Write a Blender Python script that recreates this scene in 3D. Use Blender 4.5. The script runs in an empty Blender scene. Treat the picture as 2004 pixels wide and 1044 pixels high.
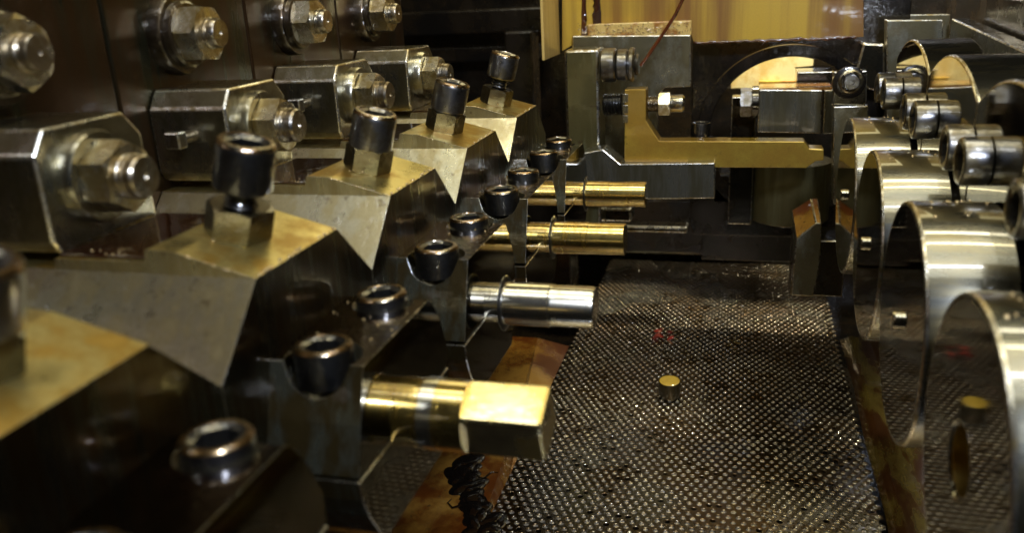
import bpy, bmesh, math, random
from mathutils import Vector, Matrix
random.seed(7)
S = 0.1                      # one station pitch = 0.1 m; shapes below are written in pitches
scn = bpy.context.scene
C = scn.collection

# ------------------------------------------------------------------ camera, world, lamps
F = 1650.0
Xh = Vector((0.96536903, -0.03607716, 0.25838165))
Yh = Vector((0.25627273, 0.31660475, -0.91328294))
Zh = Vector((-0.04885361, 0.94787444, 0.31487675))
cd = bpy.data.cameras.new('camera'); cam = bpy.data.objects.new('camera', cd); C.objects.link(cam)
cam.matrix_world = Matrix((Xh, Yh, Zh)).to_4x4()
cd.sensor_width = 36.0; cd.lens = 36.0 * F / 2004.0
cd.clip_start = 0.005; cd.clip_end = 50
cd.dof.use_dof = True; cd.dof.focus_distance = 0.50; cd.dof.aperture_fstop = 11.0
scn.camera = cam

w = bpy.data.worlds.new('World'); scn.world = w; w.use_nodes = True
w.node_tree.nodes['Background'].inputs[0].default_value = (1.0, 0.84, 0.55, 1)
w.node_tree.nodes['Background'].inputs[1].default_value = 0.003

def lamp(name, loc, target, sx, sy, power, col):
    l = bpy.data.lights.new(name, 'AREA'); l.shape = 'RECTANGLE'; l.size = sx*S; l.size_y = sy*S
    l.energy = power; l.color = col
    o = bpy.data.objects.new(name, l); C.objects.link(o)
    o.location = Vector(loc)*S
    d = (Vector(target)-Vector(loc)).normalized()
    z = -d; x = Vector((1, 0, 0)); x = (x - z*x.dot(z)).normalized(); y = z.cross(x)
    o.matrix_world = Matrix.Translation(Vector(loc)*S) @ Matrix((x, y, z)).transposed().to_4x4()
    return o
lamp('ceiling_lamp', (-0.6, 2.2, 5.6), (-0.6, 2.9, -1), 6.5, 5.0, 1.30, (1.0, 0.97, 0.74))
lamp('strip_lamp_warm', (0, 3.85, 5.0), (0, 3.3, -1), 7.0, 0.14, 0.62, (1.0, 0.86, 0.50))
lamp('strip_lamp_white', (0.2, 1.7, 3.35), (0, 3.0, -1), 6.0, 0.10, 0.50, (0.92, 0.94, 1.0))
lamp('work_lamp', (1.4, -1.0, 2.6), (-0.5, 3.0, -1.2), 0.7, 0.7, 2.8, (0.74, 0.82, 1.0))
lamp('added_rear_fill', (-1.6, 7.4, 2.4), (-1.4, 3.0, -0.8), 4.6, 1.9, 0.55, (1.0, 0.86, 0.44))  # added fill with no known source, turns the block tops golden
lamp('added_back_fill', (0.2, 4.6, 3.2), (0.2, 7.0, -0.8), 3.0, 0.4, 0.36, (1.0, 0.92, 0.66))  # added front fill for the rear plates, not a known lamp

scn.view_settings.view_transform = 'Standard'; scn.view_settings.look = 'None'
scn.view_settings.exposure = 0.22; scn.view_settings.gamma = 1.0
scn.render.engine = 'CYCLES'

# ------------------------------------------------------------------ helpers
def ray(px, py):
    c = Vector(((px-1002)/F, -(py-522)/F, -1.0))
    return Vector((Xh.dot(c), Yh.dot(c), Zh.dot(c)))
def atY(px, py, Y): r = ray(px, py); return r*(Y/r.y)
def atZ(px, py, Z): r = ray(px, py); return r*(Z/r.z)
def atX(px, py, X): r = ray(px, py); return r*(X/r.x)

class MB:
    def __init__(s): s.v = []; s.f = []; s.sm = []; s.mi = []
    def add(s, vs, fs, smooth=False, mi=0):
        o = len(s.v); s.v += [tuple(v) for v in vs]
        for f in fs: s.f.append([i+o for i in f]); s.sm.append(smooth); s.mi.append(mi)
        return s
    def box(s, a, b, mi=0):
        x0, y0, z0 = a; x1, y1, z1 = b
        vs = [(x, y, z) for x in (x0, x1) for y in (y0, y1) for z in (z0, z1)]
        return s.add(vs, [(0,1,3,2),(4,6,7,5),(0,4,5,1),(2,3,7,6),(0,2,6,4),(1,5,7,3)], mi=mi)
    def prism(s, pts, axis, a, b, mi=0, endmi=None):
        # pts 2D in the plane across axis ('x': y,z ; 'y': x,z ; 'z': x,y)
        n = len(pts)
        def P(p, t): return {'x': (t, p[0], p[1]), 'y': (p[0], t, p[1]), 'z': (p[0], p[1], t)}[axis]
        vs = [P(p, a) for p in pts]+[P(p, b) for p in pts]
        s.add(vs, [(i, (i+1) % n, (i+1) % n+n, i+n) for i in range(n)], mi=mi)
        o = len(s.v)-2*n
        for c in ([i for i in range(n)][::-1], [i+n for i in range(n)]):
            s.f.append([i+o for i in c]); s.sm.append(False); s.mi.append(mi if endmi is None else endmi)
        return s
    def loft(s, rings, n=48, axis=(0,0,1), org=(0,0,0), caps=(True, True), smooth=True, mi=0, rot=0):
        q = Vector((0,0,1)).rotation_difference(Vector(axis).normalized()).to_matrix(); org = Vector(org)
        vs = []
        for rg in rings:
            for i in range(n):
                th = 2*math.pi*i/n
                z, r = rg(th) if callable(rg) else rg
                vs.append(org + q @ Vector((r*math.cos(th+rot), r*math.sin(th+rot), z)))
        fs = []
        for k in range(len(rings)-1):
            for i in range(n):
                j = (i+1) % n; fs.append((k*n+i, k*n+j, (k+1)*n+j, (k+1)*n+i))
        s.add(vs, fs, smooth, mi); o = len(s.v)-len(vs)
        if caps[0]: s.f.append([o+i for i in range(n)][::-1]); s.sm.append(False); s.mi.append(mi)
        if caps[1]: s.f.append([o+(len(rings)-1)*n+i for i in range(n)]); s.sm.append(False); s.mi.append(mi)
        return s
    def tube(s, pts, rads, n=12, mi=0):
        pts = [Vector(p) for p in pts]; vs = []; up = Vector((0,0,1))
        for i, p in enumerate(pts):
            d = (pts[min(i+1, len(pts)-1)]-pts[max(i-1, 0)]).normalized()
            a = d.cross(up); a = a.normalized() if a.length > 1e-4 else Vector((1,0,0)); b = d.cross(a)
            r = rads[i] if isinstance(rads, (list, tuple)) else rads
            vs += [p+(a*math.cos(t)+b*math.sin(t))*r for t in [2*math.pi*k/n for k in range(n)]]
        fs = [(k*n+i, k*n+(i+1) % n, (k+1)*n+(i+1) % n, (k+1)*n+i) for k in range(len(pts)-1) for i in range(n)]
        s.add(vs, fs, True, mi); o = len(s.v)-len(vs)
        s.add([], [])
        s.f.append([o+i for i in range(n)]); s.sm.append(False); s.mi.append(mi)
        s.f.append([o+(len(pts)-1)*n+i for i in range(n)][::-1]); s.sm.append(False); s.mi.append(mi)
        return s

def part(name, mb, mats, parent=None, loc=(0,0,0), bevel=0, seg=2, recalc=True, label=None, weld=True):
    me = bpy.data.meshes.new(name)
    me.from_pydata([(v[0]*S, v[1]*S, v[2]*S) for v in mb.v], [], mb.f)
    me.polygons.foreach_set('use_smooth', mb.sm); me.polygons.foreach_set('material_index', mb.mi)
    for m in (mats if isinstance(mats, (list, tuple)) else [mats]): me.materials.append(m)
    if recalc:
        bm = bmesh.new(); bm.from_mesh(me)
        if weld: bmesh.ops.remove_doubles(bm, verts=bm.verts, dist=1e-6)
        bmesh.ops.recalc_face_normals(bm, faces=bm.faces); bm.to_mesh(me); bm.free()
        fl = [p.use_smooth for p in me.polygons]
        me.set_sharp_from_angle(angle=math.radians(33))
        me.polygons.foreach_set('use_smooth', fl)
    o = bpy.data.objects.new(name, me); C.objects.link(o)
    o.location = Vector(loc)*S
    if parent: o.parent = parent
    if bevel:
        b = o.modifiers.new('edge', 'BEVEL'); b.width = bevel*S; b.segments = seg; b.limit_method = 'ANGLE'
        b.angle_limit = math.radians(35); b.harden_normals = False
        ms = mats if isinstance(mats, (list, tuple)) else [mats]
        if ms[0].name.startswith(EDGY):
            me.materials.append(M['edge']); b.material = len(ms)
    if label: o['label'] = label
    return o
EDGY = ('dark_oily_ground', 'oily_ground', 'worn_clamp', 'grey_ground', 'dark_oily', 'holder_steel', 'olive_film', 'brushed_ring', 'stud_steel')
def tag(o, label, cat, group=None, kind=None):
    o['label'] = label; o['category'] = cat
    if group: o['group'] = group
    if kind: o['kind'] = kind
    return o
def thing(name, label, cat, loc=(0,0,0), group=None):
    o = bpy.data.objects.new(name, None); C.objects.link(o); o.empty_display_size = 0.01
    o.location = Vector(loc)*S
    return tag(o, label, cat, group)
def copy_tree(o, parent=None):
    c = o.copy(); C.objects.link(c)
    if parent: c.parent = parent
    for ch in [x for x in bpy.data.objects if x.parent == o]: copy_tree(ch, c)
    return c
def kids(o, base): return [x for x in bpy.data.objects if x.parent == o and x.name.split('.')[0] == base]
def by_normal(o, fn):      # give faces another material by their normal
    for p in o.data.polygons:
        m = fn(p.normal, p.center/S)
        if m is not None: p.material_index = m

# ------------------------------------------------------------------ materials
def nd(t, kind, **kw):
    n = t.nodes.new(kind)
    for k, v in kw.items(): setattr(n, k, v)
    return n
def metal(name, col, rough=0.3, metallic=1.0, stain=None, amt=0.5, stretch=(1,1,1), scale=6.0, coat=0.5,
          bump=0.15, grain=(1,1,1), grain_scale=120., rvar=0.12, coat_rough=0.04, pit=0.0, spec=0.5, wet=0.0, coat_ior=1.7):
    m = bpy.data.materials.new(name); m.use_nodes = True; t = m.node_tree
    b = t.nodes['Principled BSDF']; L = t.links.new
    tc = nd(t, 'ShaderNodeTexCoord'); oi = nd(t, 'ShaderNodeObjectInfo')
    off = nd(t, 'ShaderNodeVectorMath', operation='SCALE'); off.inputs[0].default_value = (37, 19, 53)
    L(oi.outputs['Random'], off.inputs['Scale'])
    def mapped(sc, st):
        mp = nd(t, 'ShaderNodeMapping'); mp.inputs['Scale'].default_value = tuple(sc*10*q for q in st)
        L(tc.outputs['Object'], mp.inputs['Vector'])
        ad = nd(t, 'ShaderNodeVectorMath', operation='ADD'); L(mp.outputs[0], ad.inputs[0]); L(off.outputs[0], ad.inputs[1])
        return ad.outputs[0]
    n1 = nd(t, 'ShaderNodeTexNoise'); n1.inputs['Scale'].default_value = 1; n1.inputs['Detail'].default_value = 6
    n1.inputs['Roughness'].default_value = 0.62; L(mapped(scale, stretch), n1.inputs['Vector'])
    n2 = nd(t, 'ShaderNodeTexNoise'); n2.inputs['Scale'].default_value = 1; n2.inputs['Detail'].default_value = 3
    L(mapped(grain_scale, grain), n2.inputs['Vector'])
    st = stain or tuple(c*0.5 for c in col)
    cr = nd(t, 'ShaderNodeMapRange'); cr.inputs['From Min'].default_value = 0.62-0.3*amt; cr.inputs['From Max'].default_value = 0.80-0.3*amt
    cr.interpolation_type = 'SMOOTHSTEP'
    L(n1.outputs[0], cr.inputs['Value'])
    mx = nd(t, 'ShaderNodeMix', data_type='RGBA'); mx.inputs['A'].default_value = (*col, 1); mx.inputs['B'].default_value = (*st, 1)
    L(cr.outputs[0], mx.inputs['Factor'])
    g = nd(t, 'ShaderNodeMapRange'); g.inputs['To Min'].default_value = 0.78; g.inputs['To Max'].default_value = 1.18
    L(n2.outputs[0], g.inputs['Value'])
    m2 = nd(t, 'ShaderNodeMix', data_type='RGBA', blend_type='MULTIPLY'); m2.inputs['Factor'].default_value = 1
    L(mx.outputs['Result'], m2.inputs['A']); L(g.outputs[0], m2.inputs['B'])
    outc = m2.outputs['Result']
    if pit:
        n3 = nd(t, 'ShaderNodeTexNoise'); n3.inputs['Scale'].default_value = 1; n3.inputs['Detail'].default_value = 4
        L(mapped(22, (1,1,1)), n3.inputs['Vector'])
        pr = nd(t, 'ShaderNodeMapRange'); pr.inputs['From Min'].default_value = 0.63; pr.inputs['From Max'].default_value = 0.72
        pr.inputs['To Max'].default_value = pit; L(n3.outputs[0], pr.inputs['Value'])
        m3 = nd(t, 'ShaderNodeMix', data_type='RGBA'); m3.inputs['B'].default_value = (0.09, 0.05, 0.02, 1)
        L(pr.outputs[0], m3.inputs['Factor']); L(outc, m3.inputs['A']); outc = m3.outputs['Result']
    L(outc, b.inputs['Base Color'])
    rr = nd(t, 'ShaderNodeMapRange'); rr.inputs['From Min'].default_value = 0.3; rr.inputs['From Max'].default_value = 0.7
    rr.inputs['To Min'].default_value = max(0.02, rough-rvar); rr.inputs['To Max'].default_value = rough+rvar
    L(n1.outputs[0], rr.inputs['Value']); L(rr.outputs[0], b.inputs['Roughness'])
    b.inputs['Metallic'].default_value = metallic
    b.inputs['Coat Weight'].default_value = coat; b.inputs['Coat Roughness'].default_value = coat_rough
    b.inputs['Specular IOR Level'].default_value = spec
    b.inputs['Coat IOR'].default_value = coat_ior
    if wet:
        n4 = nd(t, 'ShaderNodeTexNoise'); n4.inputs['Scale'].default_value = 1; n4.inputs['Detail'].default_value = 3
        L(mapped(26, (1,1,1)), n4.inputs['Vector'])
        b4 = nd(t, 'ShaderNodeBump'); b4.inputs['Strength'].default_value = wet; b4.inputs['Distance'].default_value = 0.0012
        L(n4.outputs[0], b4.inputs['Height']); L(b4.outputs[0], b.inputs['Coat Normal'])
    if bump:
        bp = nd(t, 'ShaderNodeBump'); bp.inputs['Strength'].default_value = bump; bp.inputs['Distance'].default_value = 0.0002
        L(n2.outputs[0], bp.inputs['Height']); L(bp.outputs[0], b.inputs['Normal'])
    return m

M = {}
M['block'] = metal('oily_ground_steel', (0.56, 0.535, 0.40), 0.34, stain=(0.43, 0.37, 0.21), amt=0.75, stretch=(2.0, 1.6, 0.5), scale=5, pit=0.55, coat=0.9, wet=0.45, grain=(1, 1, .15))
M['blocktop'] = metal('oiled_gold_reflection_steel', (0.84, 0.70, 0.28), 0.38, stain=(0.50, 0.32, 0.07), amt=0.65, scale=5, coat=0.3, wet=0.3)  # golden base stands in for yellow panels mirrored in the oiled tops
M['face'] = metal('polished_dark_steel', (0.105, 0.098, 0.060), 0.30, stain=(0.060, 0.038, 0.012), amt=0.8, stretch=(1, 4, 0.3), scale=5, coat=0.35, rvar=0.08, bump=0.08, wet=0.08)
M['clamp'] = metal('worn_clamp_steel', (0.42, 0.41, 0.34), 0.32, stain=(0.20, 0.175, 0.10), amt=0.9, stretch=(1,1,0.5), scale=5, coat=0.9, wet=0.45, pit=0.5)
M['edge'] = metal('worn_bright_edge', (0.86, 0.84, 0.76), 0.30, stain=(0.42, 0.34, 0.18), amt=0.6, scale=14, coat=0.6, bump=0.05)
M['nut'] = metal('bright_nut_steel', (0.74, 0.71, 0.60), 0.30, stain=(0.40, 0.32, 0.15), amt=0.7, scale=9, coat=0.7, wet=0.3, pit=0.4)
M['stud'] = metal('stud_steel', (0.42, 0.40, 0.36), 0.32, stain=(0.22, 0.17, 0.10), amt=0.8, scale=12, coat=0.6, wet=0.3)
M['flange'] = metal('brown_flange_steel', (0.13, 0.095, 0.06), 0.38, stain=(0.05, 0.035, 0.02), amt=0.9, scale=5, coat=0.9, wet=0.35)
M['oxide'] = metal('black_oxide_steel', (0.075, 0.075, 0.075), 0.42, stain=(0.04, 0.038, 0.034), amt=0.7, scale=8, coat=0.9, grain_scale=60, wet=0.3)
M['oxide_worn'] = metal('worn_screw_steel', (0.27, 0.27, 0.28), 0.36, stain=(0.13, 0.11, 0.07), amt=0.7, scale=8, coat=0.9, wet=0.3)
M['bronze'] = metal('oily_dark_nut_steel', (0.17, 0.155, 0.11), 0.30, stain=(0.10, 0.075, 0.035), amt=0.7, scale=8, coat=0.9, wet=0.3)
M['rim'] = metal('worn_screw_rim', (0.52, 0.45, 0.30), 0.28, stain=(0.24, 0.14, 0.05), amt=0.9, scale=18, coat=0.9, wet=0.5)
M['hold'] = metal('holder_steel', (0.095, 0.097, 0.070), 0.33, metallic=0.8, stain=(0.055, 0.038, 0.012), amt=0.8, stretch=(4, 4, 0.15), scale=4, coat=0.8, wet=0.15)
M['holdtop'] = metal('oil_soaked_steel', (0.055, 0.026, 0.012), 0.20, stain=(0.03, 0.012, 0.005), amt=0.8, scale=4, coat=1.0, wet=0.2)
M['mirror'] = metal('mirror_polished_steel', (0.35, 0.34, 0.31), 0.045, stain=(0.27, 0.26, 0.22), amt=0.6, scale=3, coat=0.0, rvar=0.02, bump=0.012, grain=(1, 0.1, 1.5))
M['holdface'] = metal('mirror_polished_holder_steel', (0.13, 0.122, 0.095), 0.07, stain=(0.08, 0.07, 0.045), amt=0.7, scale=4, coat=0.3, rvar=0.03, bump=0.02)
M['shell'] = metal('brushed_ring_steel', (0.20, 0.197, 0.165), 0.28, stain=(0.23, 0.20, 0.12), amt=0.7, stretch=(0.6, 2.5, 2.5), scale=3, coat=1.0, coat_ior=2.1, rvar=0.05, bump=0.25, grain=(0.10, 1.6, 1.6), grain_scale=50, pit=0.25)
M['pinsteel'] = metal('ground_pin_steel', (0.60, 0.57, 0.47), 0.25, stain=(0.48, 0.42, 0.27), amt=0.5, stretch=(3, 1, 1), scale=4, coat=1.0, coat_ior=2.0, rvar=0.04, bump=0.04, grain=(1.5,.2,.2))
M['gold'] = metal('gold_coated_steel', (0.72, 0.53, 0.15), 0.25, stain=(0.58, 0.38, 0.08), amt=0.6, stretch=(4, 1, 1), scale=4, coat=1.0, coat_ior=2.0, rvar=0.04, bump=0.04, grain=(1.5,.2,.2))
M['goldmatt'] = metal('gold_anodised_arm', (0.50, 0.34, 0.055), 0.32, metallic=0.55, stain=(0.40, 0.24, 0.035), amt=0.7, scale=2.5, coat=0.7, bump=0.05, wet=0.1, pit=0.25)
M['wall'] = metal('oil_browned_plate_steel', (0.032, 0.032, 0.017), 0.34, stain=(0.042, 0.020, 0.006), amt=0.9, stretch=(1, 2.4, 0.25), scale=3, coat=0.10, metallic=0.8, wet=0.2)
M['black'] = metal('black_oily_casting', (0.007, 0.006, 0.005), 0.25, metallic=0.1, stain=(0.012, 0.008, 0.004), amt=0.7, scale=3, coat=0.6, bump=0.4, grain_scale=20, wet=0.3)
M['dark'] = metal('dark_oily_steel', (0.085, 0.083, 0.068), 0.25, stain=(0.05, 0.042, 0.028), amt=0.8, scale=3, coat=0.8, bump=0.1, wet=0.15)
M['mid'] = metal('dark_oily_ground_plate', (0.19, 0.185, 0.15), 0.30, metallic=0.75, stain=(0.11, 0.10, 0.06), amt=0.7, stretch=(3,1,0.4), scale=3, coat=0.8, bump=0.1, wet=0.08)
M['grey'] = metal('grey_ground_plate', (0.27, 0.265, 0.21), 0.34, metallic=0.75, stain=(0.15, 0.13, 0.07), amt=0.9, stretch=(1,1,0.6), scale=5, coat=1.0, bump=0.2, wet=0.6, pit=0.5)
M['olive'] = metal('olive_filmed_steel', (0.23, 0.22, 0.11), 0.34, metallic=0.65, stain=(0.13, 0.11, 0.04), amt=0.8, stretch=(2.5,1,0.3), scale=4, coat=0.8, wet=0.1, pit=0.7)
M['yellow'] = metal('yellow_oiled_panel', (0.55, 0.36, 0.04), 0.40, metallic=0.0, stain=(0.22, 0.10, 0.010), amt=0.60, stretch=(0.9, 0.3, 0.035), scale=2.0, coat=0.25, bump=0.06)
M['tan'] = metal('tan_enamel_panel', (0.64, 0.45, 0.14), 0.35, metallic=0.0, stain=(0.58, 0.38, 0.10), amt=0.5, stretch=(5, 5, 0.2), scale=6, coat=0.5, bump=0.03)
M['cyl'] = metal('dull_olive_steel', (0.17, 0.155, 0.075), 0.42, metallic=0.6, stain=(0.11, 0.09, 0.035), amt=0.8, stretch=(3,1,0.2), scale=3, coat=0.15)
M['gilt'] = metal('wet_gold_tip_highlight', (0.86, 0.73, 0.38), 0.25, stain=(0.80, 0.60, 0.2), amt=0.6, scale=6, coat=1.0, bump=0.15, grain=(.2,1,1), wet=0.1)  # gold lightened to stand in for light reflected off the tip
M['cream'] = metal('cream_lit_sheet', (0.90, 0.80, 0.45), 0.3, metallic=0.0, stain=(0.75, 0.55, 0.2), amt=0.6, scale=4, coat=0.8, wet=0.4)
M['brass'] = metal('oil_stained_chute', (0.52, 0.27, 0.045), 0.26, metallic=0.25, stain=(0.17, 0.045, 0.006), amt=0.72, scale=1.8, stretch=(1,0.8,1), coat=1.0, bump=0.05, pit=0.6)
M['ochre'] = metal('olive_oiled_chute', (0.30, 0.22, 0.05), 0.28, metallic=0.4, stain=(0.10, 0.035, 0.006), amt=0.8, scale=2.5, stretch=(2,0.6,1), coat=0.9, pit=0.6)
M['screen'] = metal('perforated_sheet_steel', (0.36, 0.33, 0.24), 0.28, stain=(0.17, 0.10, 0.035), amt=0.9, scale=0.9, coat=1.0, bump=0.1)
M['screenrim'] = metal('worn_hole_rim_glint', (0.55, 0.50, 0.38), 0.25, stain=(0.25, 0.15, 0.06), amt=0.7, scale=1.5, coat=1.0, bump=0)  # worn rims, lightened further to paint crisp glints
M['red'] = metal('red_plastic_scrap', (0.45, 0.04, 0.02), 0.4, metallic=0, stain=(0.2, 0.07, 0.04), coat=0.5)
M['chip'] = metal('bright_swarf', (0.8, 0.7, 0.4), 0.2)
M['run'] = metal('brown_oil_run', (0.075, 0.018, 0.004), 0.2, metallic=0, stain=(0.03, 0.008, 0.002), coat=1.0, scale=1.5)
M['glitter'] = metal('painted_wet_glitter', (0.80, 0.58, 0.20), 0.2, metallic=0.1, stain=(0.40, 0.16, 0.03), amt=0.6, scale=8, coat=1.0, wet=1.0, bump=0.8, grain_scale=14)  # amber base imitates the bright reflection on the panel's wet edge
M['hose'] = metal('brown_oil_hose', (0.14, 0.03, 0.008), 0.15, metallic=0, stain=(0.07, 0.015, 0.005), coat=1.0, bump=0)
def oil(name, col, rough=0.02, ior=1.6, wob=0.0):
    m = bpy.data.materials.new(name); m.use_nodes = True; b = m.node_tree.nodes['Principled BSDF']
    b.inputs['Base Color'].default_value = (*col, 1); b.inputs['Roughness'].default_value = rough
    b.inputs['IOR'].default_value = ior; b.inputs['Coat Weight'].default_value = 1.0; b.inputs['Coat Roughness'].default_value = 0.01
    b.inputs['Coat IOR'].default_value = 1.6
    if wob:
        t = m.node_tree; tc = nd(t, 'ShaderNodeTexCoord'); n = nd(t, 'ShaderNodeTexNoise'); n.inputs['Scale'].default_value = 90
        bp = nd(t, 'ShaderNodeBump'); bp.inputs['Strength'].default_value = wob; bp.inputs['Distance'].default_value = 0.001
        t.links.new(tc.outputs['Object'], n.inputs['Vector']); t.links.new(n.outputs[0], bp.inputs['Height'])
        t.links.new(bp.outputs[0], b.inputs['Normal']); t.links.new(bp.outputs[0], b.inputs['Coat Normal'])
    return m
M['oil'] = oil('brown_cutting_oil', (0.016, 0.0045, 0.0015), wob=0.25)
M['film'] = oil('oil_film_glint', (0.62, 0.58, 0.50), 0.08, 2.0)  # pale metallic base paints the glints of the dark oil
M['film'].node_tree.nodes['Principled BSDF'].inputs['Metallic'].default_value = 0.7
M['sludge'] = oil('black_oil_sludge', (0.006, 0.004, 0.003), 0.08)
md = bpy.data.materials.new('oil_droplet'); md.use_nodes = True; b = md.node_tree.nodes['Principled BSDF']
b.inputs['Base Color'].default_value = (0.55, 0.40, 0.18, 1); b.inputs['Roughness'].default_value = 0.03
b.inputs['Metallic'].default_value = 0.6; b.inputs['Coat Weight'].default_value = 1.0
M['drop'] = md

# ------------------------------------------------------------------ shared shapes
def hexr(ap, th, ph=0): 
    a = (th-ph) % (math.pi/3) - math.pi/6
    return ap/math.cos(a)
def hex_nut(mb, ap, h, bore, org, axis, rot=0, n=72, cham=True):
    def bot(th): return (0, hexr(ap, th))
    def top(th):
        r = hexr(ap, th); return (h-max(0, (r-ap*1.01))*0.62, r)
    rings = [lambda th: (0.0, min(hexr(ap, th), ap*1.06)), lambda th: (max(0, (hexr(ap, th)-ap*1.01))*0.5, hexr(ap, th)), top, (h, ap*0.97), (h, bore), (h*0.6, bore)]
    mb.loft(rings, n, axis, org, caps=(True, True), smooth=False, rot=rot)
    return mb
def stud_shape(mb, r, h, org, axis):
    mb.loft([(0, r), (h*0.30, r), (h*0.36, r*0.94), (h*0.44, r*1.0), (h*0.54, r*1.0), (h*0.58, r*0.95), (h*0.88, r*0.95), (h, r*0.85), (h, r*0.16), (h-0.012, r*0.05)], 40, axis, org)
    return mb
def socket_head(mb, r, h, org, axis, socket=0.55, depth=0.6, rot=0.3):
    n = 48; ap = r*socket
    q = lambda z: (lambda th: (z, hexr(ap, th)))
    mb.loft([(0, r*0.93), (h*0.05, r), (h*0.86, r), (h*0.95, r*0.975), (h, r*0.90), (h, r*0.76), (h*0.985, r*0.74)], n, axis, org, caps=(True, False), rot=rot, mi=0)
    mb.loft([(h*0.985, r*0.74), q(h*0.93), q(h*(1-depth))], n, axis, org, caps=(False, True), smooth=False, rot=rot, mi=0)
    return mb
def rim_ring(mb, r, h, org, axis):
    mb.loft([(h*0.93, r*1.002), (h*0.965, r*0.985), (h*1.012, r*0.915), (h*1.016, r*0.77), (h*0.975, r*0.745)], 48, axis, org, caps=(False, False))
    return mb
def threads(mb, r, z0, z1, org, axis, n=9):
    rings = []; dz = (z1-z0)/n
    for i in range(n): rings += [(z0+i*dz, r*0.86), (z0+(i+0.5)*dz, r)]
    rings.append((z1, r*0.86))
    mb.loft(rings, 32, axis, org, smooth=False); return mb

ORD = ['cut off at the left edge', 'nearest whole', 'second whole', 'third whole', 'fourth and farthest']
# ------------------------------------------------------------------ the setting: back casting, side casting, bottom
mb = MB().box((-3.6, 9.9, -4.0), (3.2, 10.1, 1.2))
tag(part('back_wall', mb, M['black']), 'black oily back wall of the machine interior', 'wall', kind='structure')
mb = MB().box((-3.2, 1.2, -4.0), (3.2, 10.0, -3.9))
tag(part('sump_floor', mb, M['black']), 'black sump floor below the perforated screen', 'floor', kind='structure')

# wall plates with seams
for k in range(0, 6):
    y0 = k-0.13+0.006; y1 = k+0.87-0.006
    if k == 5: y0, y1 = 4.876, 5.93
    if k == 0: y0 = -0.6
    mb = MB().box((-2.62, y0, -1.9), (-2.40, y1, 1.3))
    if k == 5: continue
    o = part('wall_plate', mb, M['wall'], bevel=0.010)
    lab = ['oil browned steel wall plate at the left edge behind the nearest flanged nut', 'oil browned wall plate carrying the flanged nut at the top left corner',
           'oil browned wall plate between the first and second dark seams', 'oil browned wall plate behind the third clamp block', 'rust streaked wall plate behind the fourth clamp block'][k]
    tag(o, lab, 'plate', 'wall plates side by side')
mb = MB().box((-2.62, 4.876, -1.9), (-2.40, 5.93, 1.3))
tag(part('wall_plate', mb, M['wall'], bevel=0.01), 'rusty end wall plate, last before the dark recess', 'plate', 'wall plates side by side')

# ------------------------------------------------------------------ left row A: flanged nuts on the wall
def make_flange_nut():
    t = thing('flange_nut', '', 'nut', (-2.40, 1.275, -0.125), 'flanged nuts on the wall')
    ax = (1, 0, 0)
    part('flange', MB().loft([(0, 0.172), (0.05, 0.172), (0.062, 0.165), (0.062, 0.142), (0.085, 0.138), (0.092, 0.128)], 56, ax), M['flange'], t)
    part('nut', hex_nut(MB(), 0.108, 0.098, 0.062, (0,0,0), ax), M['nut'], t, (0.088, 0, 0))
    part('stud', stud_shape(MB(), 0.066, 0.085, (0,0,0), ax), M['stud'], t, (0.155, 0, 0))
    return t
labs = ['large hex nut at the top left corner, cut by the left edge', 'brown flanged hex nut on the wall, second from the left edge',
        'flanged hex nut with glittering wet flats, third along the wall', 'flanged hex nut high on the wall beside the dark recess']
A0 = make_flange_nut(); rots = [0.25, 0.05, 0.12, 0.0]
A0['label'] = labs[0]
for i in range(1, 4):
    c = copy_tree(A0); c['label'] = labs[i]; c.location.y = (1.275+i)*S
    kids(c, 'nut')[0].rotation_euler = (rots[i]+0.4, 0, 0)
A0.location.y = 1.275*S
# stations run from k=1: shift all by one pitch
for o in [x for x in bpy.data.objects if x.parent is None and x.name.startswith('flange_nut')]: o.location.y += S

# ------------------------------------------------------------------ left row B: clamp blocks with washer, nut and stud
def make_clamp():
    t = thing('clamp_block', '', 'clamp', (-2.40, 2.27, -0.727), 'clamp blocks along the wall')
    bx, by, bz = -2.40, 1.27, -0.727
    prof = [(1.055, -0.722), (1.030, -0.68), (1.030, -0.412), (1.084, -0.337), (1.440, -0.337), (1.515, -0.420), (1.515, -0.722)]
    prof = [(y-by, z-bz) for y, z in prof]
    part('block', MB().prism(prof, 'x', 0.003, 0.366), M['clamp'], t, bevel=0.011, seg=3)
    ax = (1, 0, 0); cy, cz = 1.24-by, -0.515-bz
    part('washer', MB().loft([(0, 0.150), (0.040, 0.150), (0.052, 0.143), (0.052, 0.118), (0.045, 0.112), (0.045, 0.06)], 56, ax), M['clamp'], t, (0.366, cy, cz))
    part('nut', hex_nut(MB(), 0.103, 0.105, 0.070, (0,0,0), ax), M['nut'], t, (0.412, cy, cz))
    part('stud', stud_shape(MB(), 0.074, 0.080, (0,0,0), ax), M['stud'], t, (0.495, cy, cz))
    return t
labs = ['large clamp block with hex nut at the left edge, nearest of the row', 'clamp block with bright hex nut behind the black cap screw',
        'clamp block with hex nut above the second angled punch block', 'small far clamp block with hex nut beside the dark recess']
B0 = make_clamp(); B0['label'] = labs[0]; cl = [B0]
for i in range(1, 4):
    c = copy_tree(B0); c['label'] = labs[i]; c.location.y = (2.27+i)*S; cl.append(c)
    kids(c, 'nut')[0].rotation_euler = ([0, .18, .10, .22][i], 0, 0)
for i in (1, 2):
    mb = MB().box((-0.035, -0.105, -0.035), (0.035, -0.05, 0.035))
    s = part('stop_screw', mb, M['stud'], cl[i], (0.17, -0.24, 0.20), bevel=0.008)
    part('shank', MB().loft([(0, 0.026), (0.06, 0.026)], 20, (0, 1, 0)), M['stud'], s, (0, -0.055, 0))

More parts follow.
